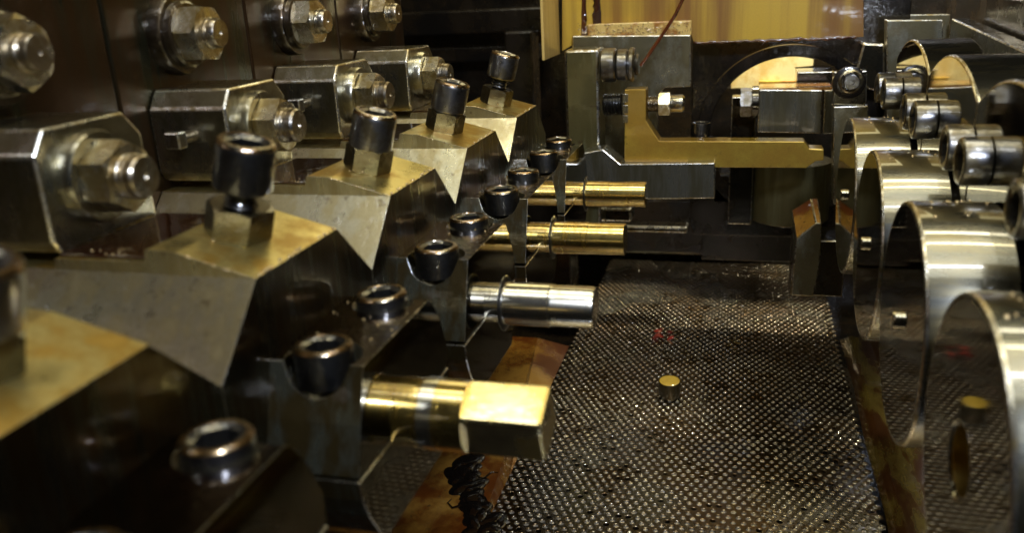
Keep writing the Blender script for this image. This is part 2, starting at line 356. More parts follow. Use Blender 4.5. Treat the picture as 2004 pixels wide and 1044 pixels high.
# ------------------------------------------------------------------ left row C: punch blocks with sloped top and adjusting screw
def ztop(x):
    if x >= -1.60: return -0.693 - (x+1.60)*(0.0715/0.255)
    if x >= -1.69: return -0.687 - (x+1.69)*(0.006/0.09)
    return -0.727
def make_punch_block():
    t = thing('punch_block', '', 'tool block', (-1.85, 1.285, -1.7), 'angled punch blocks in a row')
    org = Vector((-1.85, 1.285, -1.7))
    xs = [(-2.396, -0.760), (-2.045, -0.760), (-2.035, -0.727), (-1.712, -0.727), (-1.700, -0.688), (-1.69, -0.687), (-1.60, -0.693), (-1.342, -0.764)]
    vs = []; n = 8
    for x, z in xs:
        for y, zz in ((0.79, -1.7), (0.79, -0.992), (1.022, -0.765), (1.022, z), (1.548, z), (1.548, -0.765), (1.784, -0.992), (1.784, -1.7)):
            vs.append(Vector((x, y, zz))-org)
    fs = [(k*n+i, k*n+(i+1) % n, (k+1)*n+(i+1) % n, (k+1)*n+i) for k in range(len(xs)-1) for i in range(n)]
    fs += [tuple(range(n))[::-1], tuple((len(xs)-1)*n+i for i in range(n))]
    mb = MB().add(vs, fs)
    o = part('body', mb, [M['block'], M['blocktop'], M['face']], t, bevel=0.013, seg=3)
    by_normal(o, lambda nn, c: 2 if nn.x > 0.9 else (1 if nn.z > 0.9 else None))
    # thin oil pool on the low shelf
    rnd = random.Random(3)
    # adjusting screw assembly, square to the sloped top
    ax = Vector((0.27, 0, 0.963)).normalized(); b0 = Vector((-1.548, 1.27, -0.709))-org
    part('jam_nut', hex_nut(MB(), 0.088, 0.105, 0.05, (0,0,0), ax, rot=0.3), M['bronze'], t, b0)
    part('cap_screw', socket_head(MB(), 0.0925, 0.155, (0,0,0), ax), M['oxide_worn'], t, b0+ax*0.16)
    s = kids(t, 'cap_screw')[0]
    part('rim', rim_ring(MB(), 0.0925, 0.155, (0,0,0), ax), M['rim'], s)
    part('shank', threads(MB(), 0.052, -0.20, 0.01, (0,0,0), ax, 11), M['oxide'], s)
    return t, ax, b0
C0, AX, B_0 = make_punch_block()
labs = ['large blurred punch block at the lower left, cut by the left edge', 'punch block under the tall black cap screw, oiled top coloured like a golden reflection',
        'punch block with light speckled flank and steel cap screw, second whole one', 'punch block behind the second, its cap screw tilted before a far clamp nut', 'farthest punch block, cap screw high on bare threads by the dark recess']
ext = [0.253, 0.318, 0.251, 0.261, 0.325]; nrot = [0.1, 0.0, 0.25, 0.12, -0.1]
for k in range(5):
    c = C0 if k == 0 else copy_tree(C0)
    c['label'] = labs[k]; c.location.y = (1.285+k)*S
    cs = kids(c, 'cap_screw')[0]; h = 0.155 if k != 1 else 0.16
    cs.location = (B_0+AX*(ext[k]-h))*S
    if k == 1: cs.material_slots[0].link = 'OBJECT'; cs.material_slots[0].material = M['oxide']
    for j in kids(c, 'jam_nut'):
        if k == 1: j.scale = (1.06, 1.06, 1.0)
for k in range(0, 5):
    mb = MB(); rnd = random.Random(k)
    mb.box((-2.030, 1.035+k, -0.7265), (-1.716, 1.535+k, -0.716))
    o = part('oil_pool', mb, M['oil'], bevel=0.006)
    tag(o, ['dark oil pool at the left edge on the nearest punch block', 'dark red oil pool below the nearest clamp nut', 'oil pool between the second clamp nut and the second punch block',
        'oil pool below the third clamp nut', 'oil pool below the farthest clamp nut'][k], 'oil', 'oil pools on the blocks', 'stuff')

# ------------------------------------------------------------------ left row D: split punch holders
def boolean_cut(o, cutters):
    for c in cutters:
        m = o.modifiers.new('cut', 'BOOLEAN'); m.object = c; m.operation = 'DIFFERENCE'; m.solver = 'EXACT'
    bpy.context.view_layer.update()
    dg = bpy.context.evaluated_depsgraph_get(); me = bpy.data.meshes.new_from_object(o.evaluated_get(dg))
    for m in list(o.modifiers):
        o.modifiers.remove(m)
    o.data = me
    for c in cutters: bpy.data.objects.remove(c)
def make_holder():
    org = Vector((-1.196, 1.32, -1.64))
    t = thing('punch_holder', '', 'holder', org, 'split punch holders')
    def pr(pts): return [(y-org.y, z-org.z) for y, z in pts]
    up = [(0.928, -1.336), (0.975, -1.19), (1.033, -1.025), (1.580, -1.025), (1.612, -1.045), (1.682, -1.15), (1.722, -1.25), (1.727, -1.336)]
    lo = [(0.928, -1.352), (0.938, -1.42), (0.965, -1.488), (1.024, -1.59), (1.065, -1.64), (1.60, -1.64), (1.69, -1.52), (1.727, -1.352)]
    o = part('upper_jaw', MB().prism(pr(up), 'x', -0.148, 0.156), [M['hold'], M['holdtop'], M['holdface']], t)
    cs = []
    for y, r, d, sz in ((1.080, 0.122, 0.150, 1.3), (1.530, 0.112, 0.05, 0.9)):
        cm = MB().loft([(-d, 0.002), (-d*0.96, r*0.35), (-d*0.80, r*0.66), (-d*0.5, r*0.88), (0, r), (0.1, r*1.05)], 40, (0,0,1))
        c = part('cutter', cm, M['holdface']); c.location = Vector((-1.190, y, -1.012))*S
        cs.append(c)
    t.location = org*S; bpy.context.view_layer.update()
    boolean_cut(o, cs)
    def sel(nn, c):
        if nn.x > 0.95: return 2
        if nn.z > 0.97 and c.z > 0.6: return 1
        return 0
    by_normal(o, sel)
    o.data.materials.append(M['edge']); b = o.modifiers.new('edge', 'BEVEL'); b.material = 3; b.width = 0.007*S; b.segments = 2; b.limit_method = 'ANGLE'; b.angle_limit = math.radians(38)
    o2 = part('lower_jaw', MB().prism(pr(lo), 'x', -0.148, 0.156), [M['hold'], M['holdtop'], M['holdface']], t, bevel=0.004)
    by_normal(o2, lambda nn, c: 2 if nn.x > 0.95 else 0)
    for y in (1.080, 1.530):
        h = 0.125
        s = part('cap_screw', socket_head(MB(), 0.090, h, (0,0,0), (0,0,1)), M['oxide'], t, (0.006, y-org.y, 0.655-h))
        part('rim', rim_ring(MB(), 0.090, h, (0,0,0), (0,0,1)), M['rim'], s)
    return t
D0 = make_holder()
labs = ['blurred dark punch holder at the bottom left, one socket screw showing', 'large split holder gripping the square tipped golden punch',
        'split holder gripping the silver steel punch', 'split holder gripping the longer golden punch', 'farthest split holder gripping the smallest golden punch']
for k in range(5):
    c = D0 if k == 0 else copy_tree(D0)
    c['label'] = labs[k]; c.location.y = (1.32+k)*S
    for cs_ in kids(c, 'cap_screw'): cs_.rotation_euler = (random.uniform(-.04, .04), random.uniform(-.04, .04), random.uniform(0, 1))

# ------------------------------------------------------------------ punches
def punch(k, rings, collar, mat, label, square=False):
    cy = 1.28+k; cz = -1.30
    t = thing('punch', label, 'punch', (-1.035, cy, cz), 'punches held in the split holders')
    part('shank', MB().loft(rings, 64, (1,0,0)), mat, t, bevel=0)
    if collar:
        x, r, th = collar
        part('collar', MB().loft([(x, r*0.9), (x+0.004, r), (x+th-0.004, r), (x+th, r*0.93), (x+th, rings[0][1]*1.01)], 64, (1,0,0)), M['oxide'], t)
    return t
r = 0.094
punch(2, [(-0.1, 0.087), (0.075, 0.087), (0.075, r), (0.27, r), (0.274, r*0.97), (0.286, r*0.97), (0.290, r*0.955), (0.448, r*0.955), (0.462, r*0.90), (0.464, r*0.6)], (0.062, 0.122, 0.014), M['pinsteel'], 'silver steel punch pointing right over the screen, second from camera')
punch(3, [(-0.1, 0.082), (0.075, 0.082), (0.075, 0.088), (0.26, 0.088), (0.262, 0.086), (0.452, 0.086), (0.457, 0.082)], (0.062, 0.118, 0.012), M['gold'], 'golden round punch behind the silver one, third from camera')
punch(4, [(-0.1, 0.078), (0.075, 0.078), (0.075, 0.084), (0.22, 0.084), (0.222, 0.082), (0.452, 0.082), (0.457, 0.078)], (0.062, 0.114, 0.012), M['gold'], 'farthest golden round punch, beside the steel bracket')
t = punch(1, [(-0.1, 0.1145), (0.075, 0.1145), (0.080, 0.118), (0.150, 0.118), (0.150, 0.1175), (0.227, 0.1175), (0.228, 0.1165), (0.228, 0.05)], None, M['gold'], 'big golden punch with square wet tip, nearest to camera')
part('band', MB().loft([(0.082, 0.1175), (0.083, 0.1195), (0.130, 0.1195), (0.131, 0.1175)], 64, (1,0,0), caps=(False, False)), M['pinsteel'], t)
hs = 0.087
def sq(x, h, rr):
    return lambda th: (x, min(h/max(abs(math.cos(th)), abs(math.sin(th))), rr))
ang = math.radians(-21)
mb = MB().loft([sq(0.18, hs, 0.116), sq(0.245, hs, 0.116), sq(0.472, hs, 0.116), sq(0.482, hs*0.95, 0.110)], 128, (1,0,0), rot=0.0, smooth=False)
o = part('square_tip', mb, M['gilt'], t); o.rotation_euler = (math.radians(22), 0, 0)

# ------------------------------------------------------------------ right: scalloped die blocks, ring dies, screws
def scallop(k, zb=-1.79):
    pts = [(0.757+0.004, zb)]
    for i in range(25):
        y = 0.761+i*(0.992/24); pts.append((y, -1.348+math.sqrt(0.96**2-(y-1.257)**2)))
    pts.append((1.753, zb)); return pts
rimlab = ['', 'dark mirror faced die block at the right edge', 'large scalloped die block cut by the right edge, second from camera', 'scalloped die block with brushed crest, third from camera', 'farthest scalloped die block below the far right plate']
ringlab = ['', 'nearest ring die at the lower right, with an open bore', 'second ring die from camera, broad brushed band with two bright lines', 'third ring die from camera, above a bright ejector tip', 'farthest ring die, touching the end of the golden arm']
def make_die():
    t = thing('die_block', '', 'die block', (1.05, 1.257, -1.79), 'die blocks in a row')
    pts = [(y-1.257, z+1.79) for y, z in scallop(0)]
    o = part('body', MB().prism(pts, 'x', -0.15, 0.14), [M['shell'], M['mirror']], t, bevel=0.012, seg=3)
    by_normal(o, lambda nn, c: 1 if nn.x < -0.95 else 0)
    for p in o.data.polygons:
        if abs(p.normal.x) < 0.5 and p.normal.z > 0.3: p.use_smooth = True
    for y in (1.505, 1.785):
        s = part('cap_screw', socket_head(MB(), 0.094, 0.10, (0,0,0), (-1,0,0)), M['oxide_worn'], t, (-0.150, y-1.257, -0.715+1.79))
    return t
E0 = make_die()
for k in range(1, 5):
    c = E0 if k == 1 else copy_tree(E0)
    c['label'] = rimlab[k]; c.location.y = (1.257+k)*S
EI = 3
def make_ring():
    t = thing('ring_die', '', 'ring die', (0.89, 1.24, -1.285), 'ring dies on the die blocks')
    R0 = 0.465
    o = part('sleeve', MB().loft([(0.009, 0.10), (0.009, R0-0.02), (0.012+0.27, R0-0.02)], 96, (-1,0,0)), M['mirror'], t)
    o.data.clear_geometry()
    me = MB().loft([(0.008, R0), (0.277, R0), (0.279, R0-0.001)], 128, (-1,0,0), caps=(False, False), mi=0)
    me.loft([(0.279, R0-0.001), (0.287, R0-0.005), (0.2895, R0-0.012), (0.290, R0-0.020)], 128, (-1,0,0), caps=(False, False), mi=EI)
    me.loft([(0.290, R0-0.020), (0.290, 0.034), (0.24, 0.034)], 128, (-1,0,0), caps=(False, True), smooth=False, mi=1)
    tmp = part('tmp', me, [M['shell'], M['mirror'], M['gold'], M['edge']]); o.data = tmp.data; bpy.data.objects.remove(tmp)
    part('ejector_tip', MB().loft([(0, 0.034), (0.020, 0.034), (0.026, 0.030)], 32, (-1,0,0)), M['pinsteel'], t, (-0.288, 0.0, 0.01))
    return t
R_0 = make_ring()
for k in range(2, 5):
    c = R_0 if k == 2 else copy_tree(R_0)
    c['label'] = ringlab[k]; c.location.y = (1.24+k)*S
t = thing('ring_die', ringlab[1], 'ring die', (0.89, 2.24, -1.285), 'ring dies on the die blocks')
R0 = 0.465
me = MB().loft([(0.008, R0), (0.277, R0), (0.279, R0-0.001)], 128, (-1,0,0), caps=(False, False), mi=0)
me.loft([(0.279, R0-0.001), (0.287, R0-0.005), (0.2895, R0-0.012), (0.290, R0-0.020)], 128, (-1,0,0), caps=(False, False), mi=EI)
me.loft([(0.290, R0-0.020), (0.290, 0.112), (0.286, 0.110), (0.284, 0.098)], 128, (-1,0,0), caps=(False, False), smooth=False, mi=1)
me.loft([(0.284, 0.098), (0.10, 0.098)], 64, (-1,0,0), caps=(False, True), mi=2)
part('sleeve', me, [M['shell'], M['mirror'], M['gold'], M['edge']], t)
t.location.x = 0.89*S

# ------------------------------------------------------------------ perforated screen with oil in the holes
FZ = -3.15
P = 0.060
def make_screen():
    sv = []; sf = []; sm = []; fv = []; ff = []
    n = 12; rows = int(7.0/(P*0.866)); x0, x1 = -1.44, 0.93; cols = int((x1-x0)/P)
    rnd = random.Random(11)
    hr = P*0.27; hd = P/2/math.cos(math.pi/6)
    cs = [(math.cos(2*math.pi*i/n+math.pi/6), math.sin(2*math.pi*i/n+math.pi/6)) for i in range(n)]
    for j in range(rows):
        cy = 2.6+j*P*0.866
        for i in range(cols):
            cx = x0+(i+0.5*(j % 2))*P
            wz = 0.006*math.sin(cx*3.1+cy*1.3)+0.004*math.sin(cy*4.1+cx)
            o = len(sv)
            rr = hr*rnd.uniform(0.96, 1.04)
            for q in range(n):
                rad = hd if q % 2 == 0 else P/2
                x, y = cx+cs[q][0]*rad, cy+cs[q][1]*rad
                sv.append((x, y, FZ+0.006*math.sin(x*3.1+y*1.3)+0.004*math.sin(y*4.1+x)))
            for (r_, z_) in ((rr*1.22, 0.0), (rr*1.06, -0.0016), (rr, -0.006), (rr, -0.016)):
                sv += [(cx+c*r_, cy+s_*r_, FZ+wz+z_) for c, s_ in cs]
            for l in range(4):
                for q in range(n):
                    r2 = (q+1) % n
                    sf.append((o+l*n+q, o+l*n+r2, o+(l+1)*n+r2, o+(l+1)*n+q)); sm.append(l > 0)
            # meniscus
            if rnd.random() < 0.9:
                o = len(fv); m8 = 8; up = rnd.choice((1, 1, -1))*rnd.uniform(0.35, 0.9); tx, ty = rnd.uniform(-.12, .12), rnd.uniform(-.12, .12)
                zb = FZ+wz-0.006
                for (fr, hh) in ((1.0, 0.0), (0.72, 0.40), (0.38, 0.75)):
                    for q in range(m8):
                        c, s_ = math.cos(2*math.pi*q/m8), math.sin(2*math.pi*q/m8)
                        fv.append((cx+c*rr*fr, cy+s_*rr*fr, zb+up*hh*P*0.10+(tx*c+ty*s_)*rr*fr*0.9))
                fv.append((cx, cy, zb+up*P*0.10*0.9))
                for l in range(2):
                    for q in range(m8):
                        r2 = (q+1) % m8; ff.append((o+l*m8+q, o+l*m8+r2, o+(l+1)*m8+r2, o+(l+1)*m8+q))
                for q in range(m8): ff.append((o+2*m8+q, o+2*m8+(q+1) % m8, o+3*m8))
    a = MB(); a.v = sv; a.f = sf; a.sm = sm; a.mi = [1 if (i//12) % 4 == 1 else 0 for i in range(len(sf))]
    o = part('perforated_screen', a, [M['screen'], M['screenrim']], recalc=False)
    tag(o, 'perforated steel screen full of small oily holes, lying between punches and dies', 'screen')
    a = MB(); a.v = fv; a.f = ff; a.sm = [True]*len(ff); a.mi = [0]*len(ff)
    o = part('oil_film', a, M['film'], recalc=False)
    tag(o, 'beads of oil, coloured pale for their glints, held in the holes of the perforated screen', 'oil', kind='stuff')
make_screen()
# stub, red scrap, chip on the screen
p = atZ(1309, 783, FZ)
t = thing('metal_slug', 'short round slug with golden top standing on the screen', 'slug', (p.x, p.y+0.06, FZ+0.008))
part('body', MB().loft([(0, 0.082), (0.01, 0.086), (0.125, 0.086), (0.135, 0.080)], 32, (0.0, -0.1, 1)), M['hold'], t)
part('top', MB().loft([(0.1355, 0.079), (0.138, 0.070)], 32, (0.0, -0.1, 1)), M['yellow'], t)
p = atZ(1303, 660, FZ); rnd = random.Random(5); mb = MB()
for i in range(9):
    a = rnd.uniform(0, 6.28); c = Vector((p.x+rnd.uniform(-.09, .07), p.y+rnd.uniform(-.14, .12), FZ+0.02)); d = Vector((math.cos(a), math.sin(a), rnd.uniform(0, .4)))*0.03; e = Vector((-d.y, d.x, rnd.uniform(-.01, .03)))*0.7
    mb.add([c-d-e, c+d-e*0.6, c+d*0.7+e, c-d*0.8+e*1.1, c+Vector((0,0,0.02))], [(0,1,4),(1,2,4),(2,3,4),(3,0,4)])
tag(part('red_scrap', mb, M['red'], recalc=False), 'small torn scrap of red material lying on the screen', 'scrap')
p = atZ(1437, 674, FZ)
tag(part('metal_chip', MB().tube([(p.x-.05, p.y+.06, FZ+.02), (p.x, p.y, FZ+.035), (p.x+.05, p.y-.03, FZ+.02)], [0.008, 0.014, 0.006], 8), M['chip']), 'tiny bright metal chip on the screen right of the red scrap', 'chip')

# ------------------------------------------------------------------ chutes beside the screen
def sheet(name, pts, th, mat, bevel=0.0):
    n = len(pts); vs = [Vector(p) for p in pts]+[Vector(p)-Vector((0,0,th)) for p in pts]
    fs = [tuple(range(n)), tuple(range(n, 2*n))[::-1]]+[(i, i+n, (i+1) % n+n, (i+1) % n) for i in range(n)]
    return part(name, MB().add(vs, fs), mat, bevel=bevel)
q = lambda a, b, z: tuple(atZ(a, b, z))
z1 = FZ+0.12
A_, B_, Cc, D_ = Vector(q(1052, 662, z1)), Vector(q(985, 900, z1)), Vector(q(938, 1044, z1)), Vector(q(930, 1100, z1))
mb = MB()
xl = -3.0
top = [A_, B_, Cc, Vector((D_.x, 2.4, z1)), Vector((xl, 2.4, z1)), Vector((xl, A_.y, z1))]
edge = [Vector((-1.46, A_.y+0.1, FZ+0.01)), Vector((-1.44, B_.y, FZ+0.01)), Vector((-1.44, Cc.y, FZ+0.01)), Vector((-1.44, 2.4, FZ+0.01))]
mb.add(top, [tuple(range(6))]); mb.add([A_, B_, Cc, top[3]]+edge, [(0,1,5,4),(1,2,6,5),(2,3,7,6)])
# front drop at far end
mb.add([A_, top[5], top[5]-Vector((0,0,.3)), A_-Vector((0,0,.3))], [(0,1,2,3)])
o = part('oil_chute', mb, M['brass'])
so = o.modifiers.new('solid', 'SOLIDIFY'); so.thickness = 0.02*S; so.offset = -1
tag(o, 'orange brown oil stained chute plate left of the screen, under the punches', 'chute')
mb = MB()
pts0 = [(0.93, 2.4), (0.94, 4.0), (0.93, 5.5), (0.96, 7.2)]
vs = []
for i, (x, y) in enumerate([(0.935, 2.4), (0.945, 3.2), (0.93, 4.0), (0.95, 4.8), (0.935, 5.6), (0.955, 6.4), (0.94, 7.4)]):
    vs += [(x, y, FZ+0.004), (x+0.10, y, FZ+0.05+0.01*math.sin(i*2.1)), (x+0.26, y+0.02, FZ+0.02), (x+0.9, y, FZ+0.30)]
vs = [(x-(.03 if i % 4 == 0 else .05), y, z) for i, (x, y, z) in enumerate(vs)]
mb.add(vs, [(k*4+i, k*4+i+1, (k+1)*4+i+1, (k+1)*4+i) for k in range(6) for i in range(3)], True)
o = part('oil_chute', mb, M['ochre']); so = o.modifiers.new('solid', 'SOLIDIFY'); so.thickness = 0.015*S
tag(o, 'narrow ochre chute strip along the right edge of the screen, below the ring dies', 'chute')

# black sludge on the left chute
rnd = random.Random(9); mb = MB()
c0 = atZ(935, 965, z1)
for i in range(60):
    u = rnd.random(); c = atZ(905+45*u+rnd.gauss(0, 9), 905+140*u+rnd.gauss(0, 8), z1)
    rx, ry, rz, n_ = rnd.uniform(.04, .09), rnd.uniform(.05, .13), rnd.uniform(.008, .022), 16
    an = rnd.uniform(-.8, .8); base_ = len(mb.v); v_ = []; f_ = []
    for a_ in range(5):
        ph = a_/4*math.pi/2
        for b_ in range(n_):
            th = 2*math.pi*b_/n_; x_ = rx*math.cos(ph)*math.cos(th); y_ = ry*math.cos(ph)*math.sin(th)
            v_.append((c.x+x_*math.cos(an)-y_*math.sin(an), c.y+x_*math.sin(an)+y_*math.cos(an), c.z-.002+rz*math.sin(ph)))
    for a_ in range(4):
        for b_ in range(n_): f_.append((a_*n_+b_, a_*n_+(b_+1) % n_, (a_+1)*n_+(b_+1) % n_, (a_+1)*n_+b_))
    mb.add(v_, f_, True)
for (pts_) in (((925, 945), (950, 935), (962, 925), (975, 926)), ((905, 990), (885, 995), (876, 985), (884, 978)), ((915, 975), (935, 968), (950, 975), (958, 990))):
    mb.tube([atZ(a, b_, z1+.012) for a, b_ in pts_], [0.008, .007, .005, .002], 8)
tag(part('oil_sludge', mb, M['sludge'], recalc=False), 'clump of black shiny oil sludge on the left chute', 'sludge', kind='stuff')

# ------------------------------------------------------------------ back of the machine
def slab(name, x0, y0, x1, y1, Y, depth, mat, parent=None, bevel=0.008, base=(0,0,0)):
    a = atY(x0, y0, Y); b2 = atY(x1, y1, Y); bs = Vector(base)
    mb = MB().box((min(a.x, b2.x)-bs.x, Y-bs.y, min(a.z, b2.z)-bs.z), (max(a.x, b2.x)-bs.x, Y+depth-bs.y, max(a.z, b2.z)-bs.z))
    return part(name, mb, mat, parent, bevel=bevel)
def poly_slab(name, pix, Y, depth, mat, parent=None, bevel=0.008, base=(0,0,0)):
    bs = Vector(base); pts = [atY(a, b2, Y) for a, b2 in pix]
    return part(name, MB().prism([(p.x-bs.x, p.z-bs.z) for p in pts], 'y', Y-bs.y, Y+depth-bs.y), mat, parent, bevel=bevel)

# dark recess casting on the left
o = slab('recess_casting', 700, -60, 1120, 620, 7.9, 0.4, M['black'])
tag(o, 'black oily casting filling the dark recess behind the left blocks', 'casting')
for (a, b2, c, d, yy, lab) in ((780, 25, 1062, 62, 7.5, 'upper black rail across the dark recess'), (800, 95, 1050, 118, 7.6, 'lower black rail across the dark recess'),
                        (985, 62, 1052, 330, 7.4, 'black upright post at the right of the dark recess')):
    tag(slab('recess_rail', a, b2, c, d, yy, 0.25, M['black'], bevel=0.02), lab, 'rail')
# yellow panel
t = thing('yellow_panel', 'oil streaked yellow panel hanging across the top of the back', 'panel', (0, 7.0, -0.4))
bs = (0, 7.0, -0.4)
tl = atY(1100, 0, 7.0); 
poly_slab('sheet', [(1100, -900), (1690, -900), (1690, 72), (1358, 84), (1352, 66), (1150, 70), (1100, 100)], 7.0, 0.03, M['yellow'], t, 0.004, bs)
xf = tl.x-0.03
n0 = atX(1066, 118, xf)
part('side_flange', MB().box((xf-0.02, n0.y, n0.z+0.4), (xf, 6.998, 1.9)), M['tan'], t, loc=(0, -7.0, 0), bevel=0.003)
mb = MB(); rnd = random.Random(4)
for (xa, wa, yt) in ((1143, 11, -60), (1168, 15, -60)):
    for q_ in range(3):
        a = atY(xa+rnd.uniform(-wa, wa)*.4, yt-rnd.uniform(0, 20), 6.995); b_ = atY(xa+rnd.uniform(-wa, wa)*.3, 69 if xa < 1360 else 76, 6.995)
        n_ = 9; r0 = wa*.5*7/1650*.93
        mb.tube([a.lerp(b_, i/n_)+Vector((rnd.uniform(-.004, .004), 0, 0)) for i in range(n_+1)], [r0*(.5+.35*i/n_) for i in range(n_+1)], 8)
mb.v = [(x, 6.995+(y-6.995)*.12, z) for x, y, z in mb.v]
tag(part('oil_runs', mb, M['run'], recalc=False), 'dark brown oil runs down the face of the yellow panel', 'oil', kind='stuff')
mb = MB(); rnd = random.Random(14)
n_ = 40; pts_ = [atY(1358+318*i/n_, 83.5-11*i/n_+rnd.uniform(-1, 1.5), 6.99) for i in range(n_+1)]
mb.tube(pts_, [rnd.uniform(.006, .017) for i in range(n_+1)], 8)
tag(part('oil_bead', mb, M['run'], recalc=False), 'dark oil bead hanging along the bottom edge of the yellow panel', 'oil', kind='stuff')
# froth of wet oil along the panel's lower edge
mb = MB(); rnd = random.Random(21)
for i in range(260):
    c = atY(rnd.uniform(1130, 1352), rnd.gauss(60, 8), 6.935); r_ = rnd.uniform(0.002, 0.007)
    mb.loft([(0, r_), (r_*.45, r_*.85), (r_*.75, r_*.5), (r_*.85, r_*.1)], 8, (rnd.gauss(0,.2), -1, rnd.gauss(.3,.2)), c, caps=(False, True))
tag(slab('glitter_slab', 1150, 47, 1353, 68, 6.94, 0.055, M['glitter'], bevel=0.01), 'amber slab standing in for wet glitter along the lower edge of the yellow panel', 'ledge')
tag(part('oil_froth', mb, M['drop'], recalc=False), 'glittering wet oil drops along the lower edge of the yellow panel', 'oil', kind='stuff')
# steel back plate and column
tag(poly_slab('back_plate', [(1120, 70), (1352, 68), (1352, 170), (1302, 172), (1288, 186), (1286, 330), (1120, 330)], 6.92, 0.08, M['grey']), 'mottled grey steel plate hanging under the yellow panel', 'plate')
tag(slab('steel_column', 1104, 98, 1177, 470, 6.45, 0.30, M['olive'], bevel=0.02), 'upright olive steel column with rust specks left of the golden arm', 'column')
o = poly_slab('bracket', [(1140, 300), (1180, 292), (1214, 321), (1399, 319), (1399, 389), (1140, 392)], 6.20, 0.22, M['mid'])
tag(o, 'steel angle bracket under the golden arm with wet shining top', 'bracket')
tag(slab('oil_pool', 1222, 316, 1345, 321, 6.22, 0.18, M['drop'], bevel=0.004), 'bright wet oil lying on top of the steel bracket', 'oil', kind='stuff')
# rollers left of the plate
c = atY(1178, 128, 6.4)
t = thing('hose_coupling', 'stack of dark round hose couplings beside the olive column', 'coupling', c)
for nm, x0, x1, r_ in (('ring', 0, .11, .125), ('ring', .115, .20, .115), ('cap', .205, .25, .125), ('nipple', .25, .275, .08)):
    part(nm, MB().loft([(x0, r_*.9), (x0+.012, r_), (x1-.012, r_), (x1, r_*.9)], 40, (1,0,0)), M['oxide_worn'], t)
tag(part('oil_hose', MB().tube([atY(1254, 128, 6.35), atY(1262, 118, 6.34), atY(1300, 62, 6.3), atY(1322, 28, 6.28), atY(1342, -14, 6.2), atY(1370, -90, 6.1)], 0.013, 12), M['hose']), 'thin reddish brown oil hose hanging down to the couplings', 'hose')

# golden arm
Ya = 6.30
t = thing('transfer_arm', 'golden L-shaped arm reaching right to the farthest ring die', 'arm', (-0.8, Ya, -1.3)); bs = (-0.8, Ya, -1.3)
poly_slab('beam', [(1222, 175), (1264, 174), (1264, 236), (1290, 276), (1574, 277), (1584, 291), (1612, 292), (1612, 314), (1596, 316), (1578, 329), (1400, 328), (1222, 316)], Ya, 0.16, M['goldmatt'], t, 0.006, bs)
for y0_, y1_ in ((184, 200), (206, 222), (226, 240)):
    slab('tooth', 1219, y0_, 1229, y1_, Ya-0.012, 0.02, M['grey'], t, 0.003, bs)
c = atY(1178, 208, Ya); ax = (1,0,0)
t2 = thing('threaded_stud', 'threaded stud through the golden arm with bright hex nut on its right', 'stud', (c.x, Ya+0.09, c.z))
part('bolt', threads(MB(), 0.085, 0.0, 0.145, (0,0,0), ax, 7), M['oxide'], t2)
c2 = atY(1264, 208, Ya).x-c.x
part('thread', threads(MB(), 0.062, c2, c2+0.10, (0,0,0), ax, 6), M['stud'], t2)
part('nut', hex_nut(MB(), 0.082, 0.085, 0.05, (c2+0.088, 0, 0), ax, rot=0.45), M['nut'], t2)
part('tip', MB().loft([(c2+.17, .060), (c2+.18, .066), (c2+.262, .066), (c2+.275, .055)], 36, ax), M['pinsteel'], t2)
c = atY(1370, 262, 6.55)
t = thing('socket_screw', 'dark socket screw standing behind the golden arm', 'screw', (c.x, 6.6, c.z))
part('head', socket_head(MB(), 0.075, 0.11, (0,0,-.03), (0,0,1)), M['oxide'], t)
part('washer', MB().loft([(-.05, .10), (-.035, .10)], 32, (0,0,1)), M['oxide'], t)
c = atY(1412, 272, 6.5)
tag(part('spring_washer', MB().loft([(-.01, .05), (.0, .055), (.008, .045), (.008, .02)], 32, (0,0,1), c), M['gold']), 'small golden washer lying behind the golden arm', 'washer')

# black frame with round opening
Yf = 7.3
ctr = atY(1540, 262, Yf); Rin = 152*7.3*0.93/1650
fr = MB(); n = 72
tlc = atY(1356, 74, Yf); brc = atY(1740, 470, Yf)
x0, x1, zt, zb = tlc.x, brc.x, tlc.z+0.35, brc.z
outer = []; inner = []
for i in range(n):
    th = 2*math.pi*i/n; c_, s_ = math.cos(th), math.sin(th)
    inner.append((ctr.x+Rin*c_, ctr.z+Rin*s_))
    tx = ((x1 if c_ > 0 else x0)-ctr.x)/c_ if abs(c_) > 1e-6 else 1e9
    tz = ((zt if s_ > 0 else zb)-ctr.z)/s_ if abs(s_) > 1e-6 else 1e9
    tt = min(tx, tz); outer.append((ctr.x+tt*c_, ctr.z+tt*s_))
vs = [(x, Yf, z) for x, z in outer]+[(x, Yf, z) for x, z in inner]+[(x, Yf+0.3, z) for x, z in outer]+[(x, Yf+0.3, z) for x, z in inner]
fs = []
for i in range(n):
    j = (i+1) % n
    fs += [(i, j, n+j, n+i), (2*n+i, 3*n+i, 3*n+j, 2*n+j), (n+i, n+j, 3*n+j, 3*n+i), (i, 2*n+i, 2*n+j, j)]
t = thing('round_frame', 'black cast frame with a round opening below the yellow panel', 'frame', (0, Yf, 0))
part('plate', MB().add([(a, b2-Yf, c) for a, b2, c in vs], fs), M['black'], t, bevel=0.01)
part('ring', MB().loft([(0, Rin*1.0), (0.03, Rin*1.0), (0.035, Rin*1.01), (0.035, Rin*1.15), (0.03, Rin*1.16), (0, Rin*1.16)], 96, (0,-1,0), (ctr.x, -0.002, ctr.z), caps=(False, False)), M['black'], t)
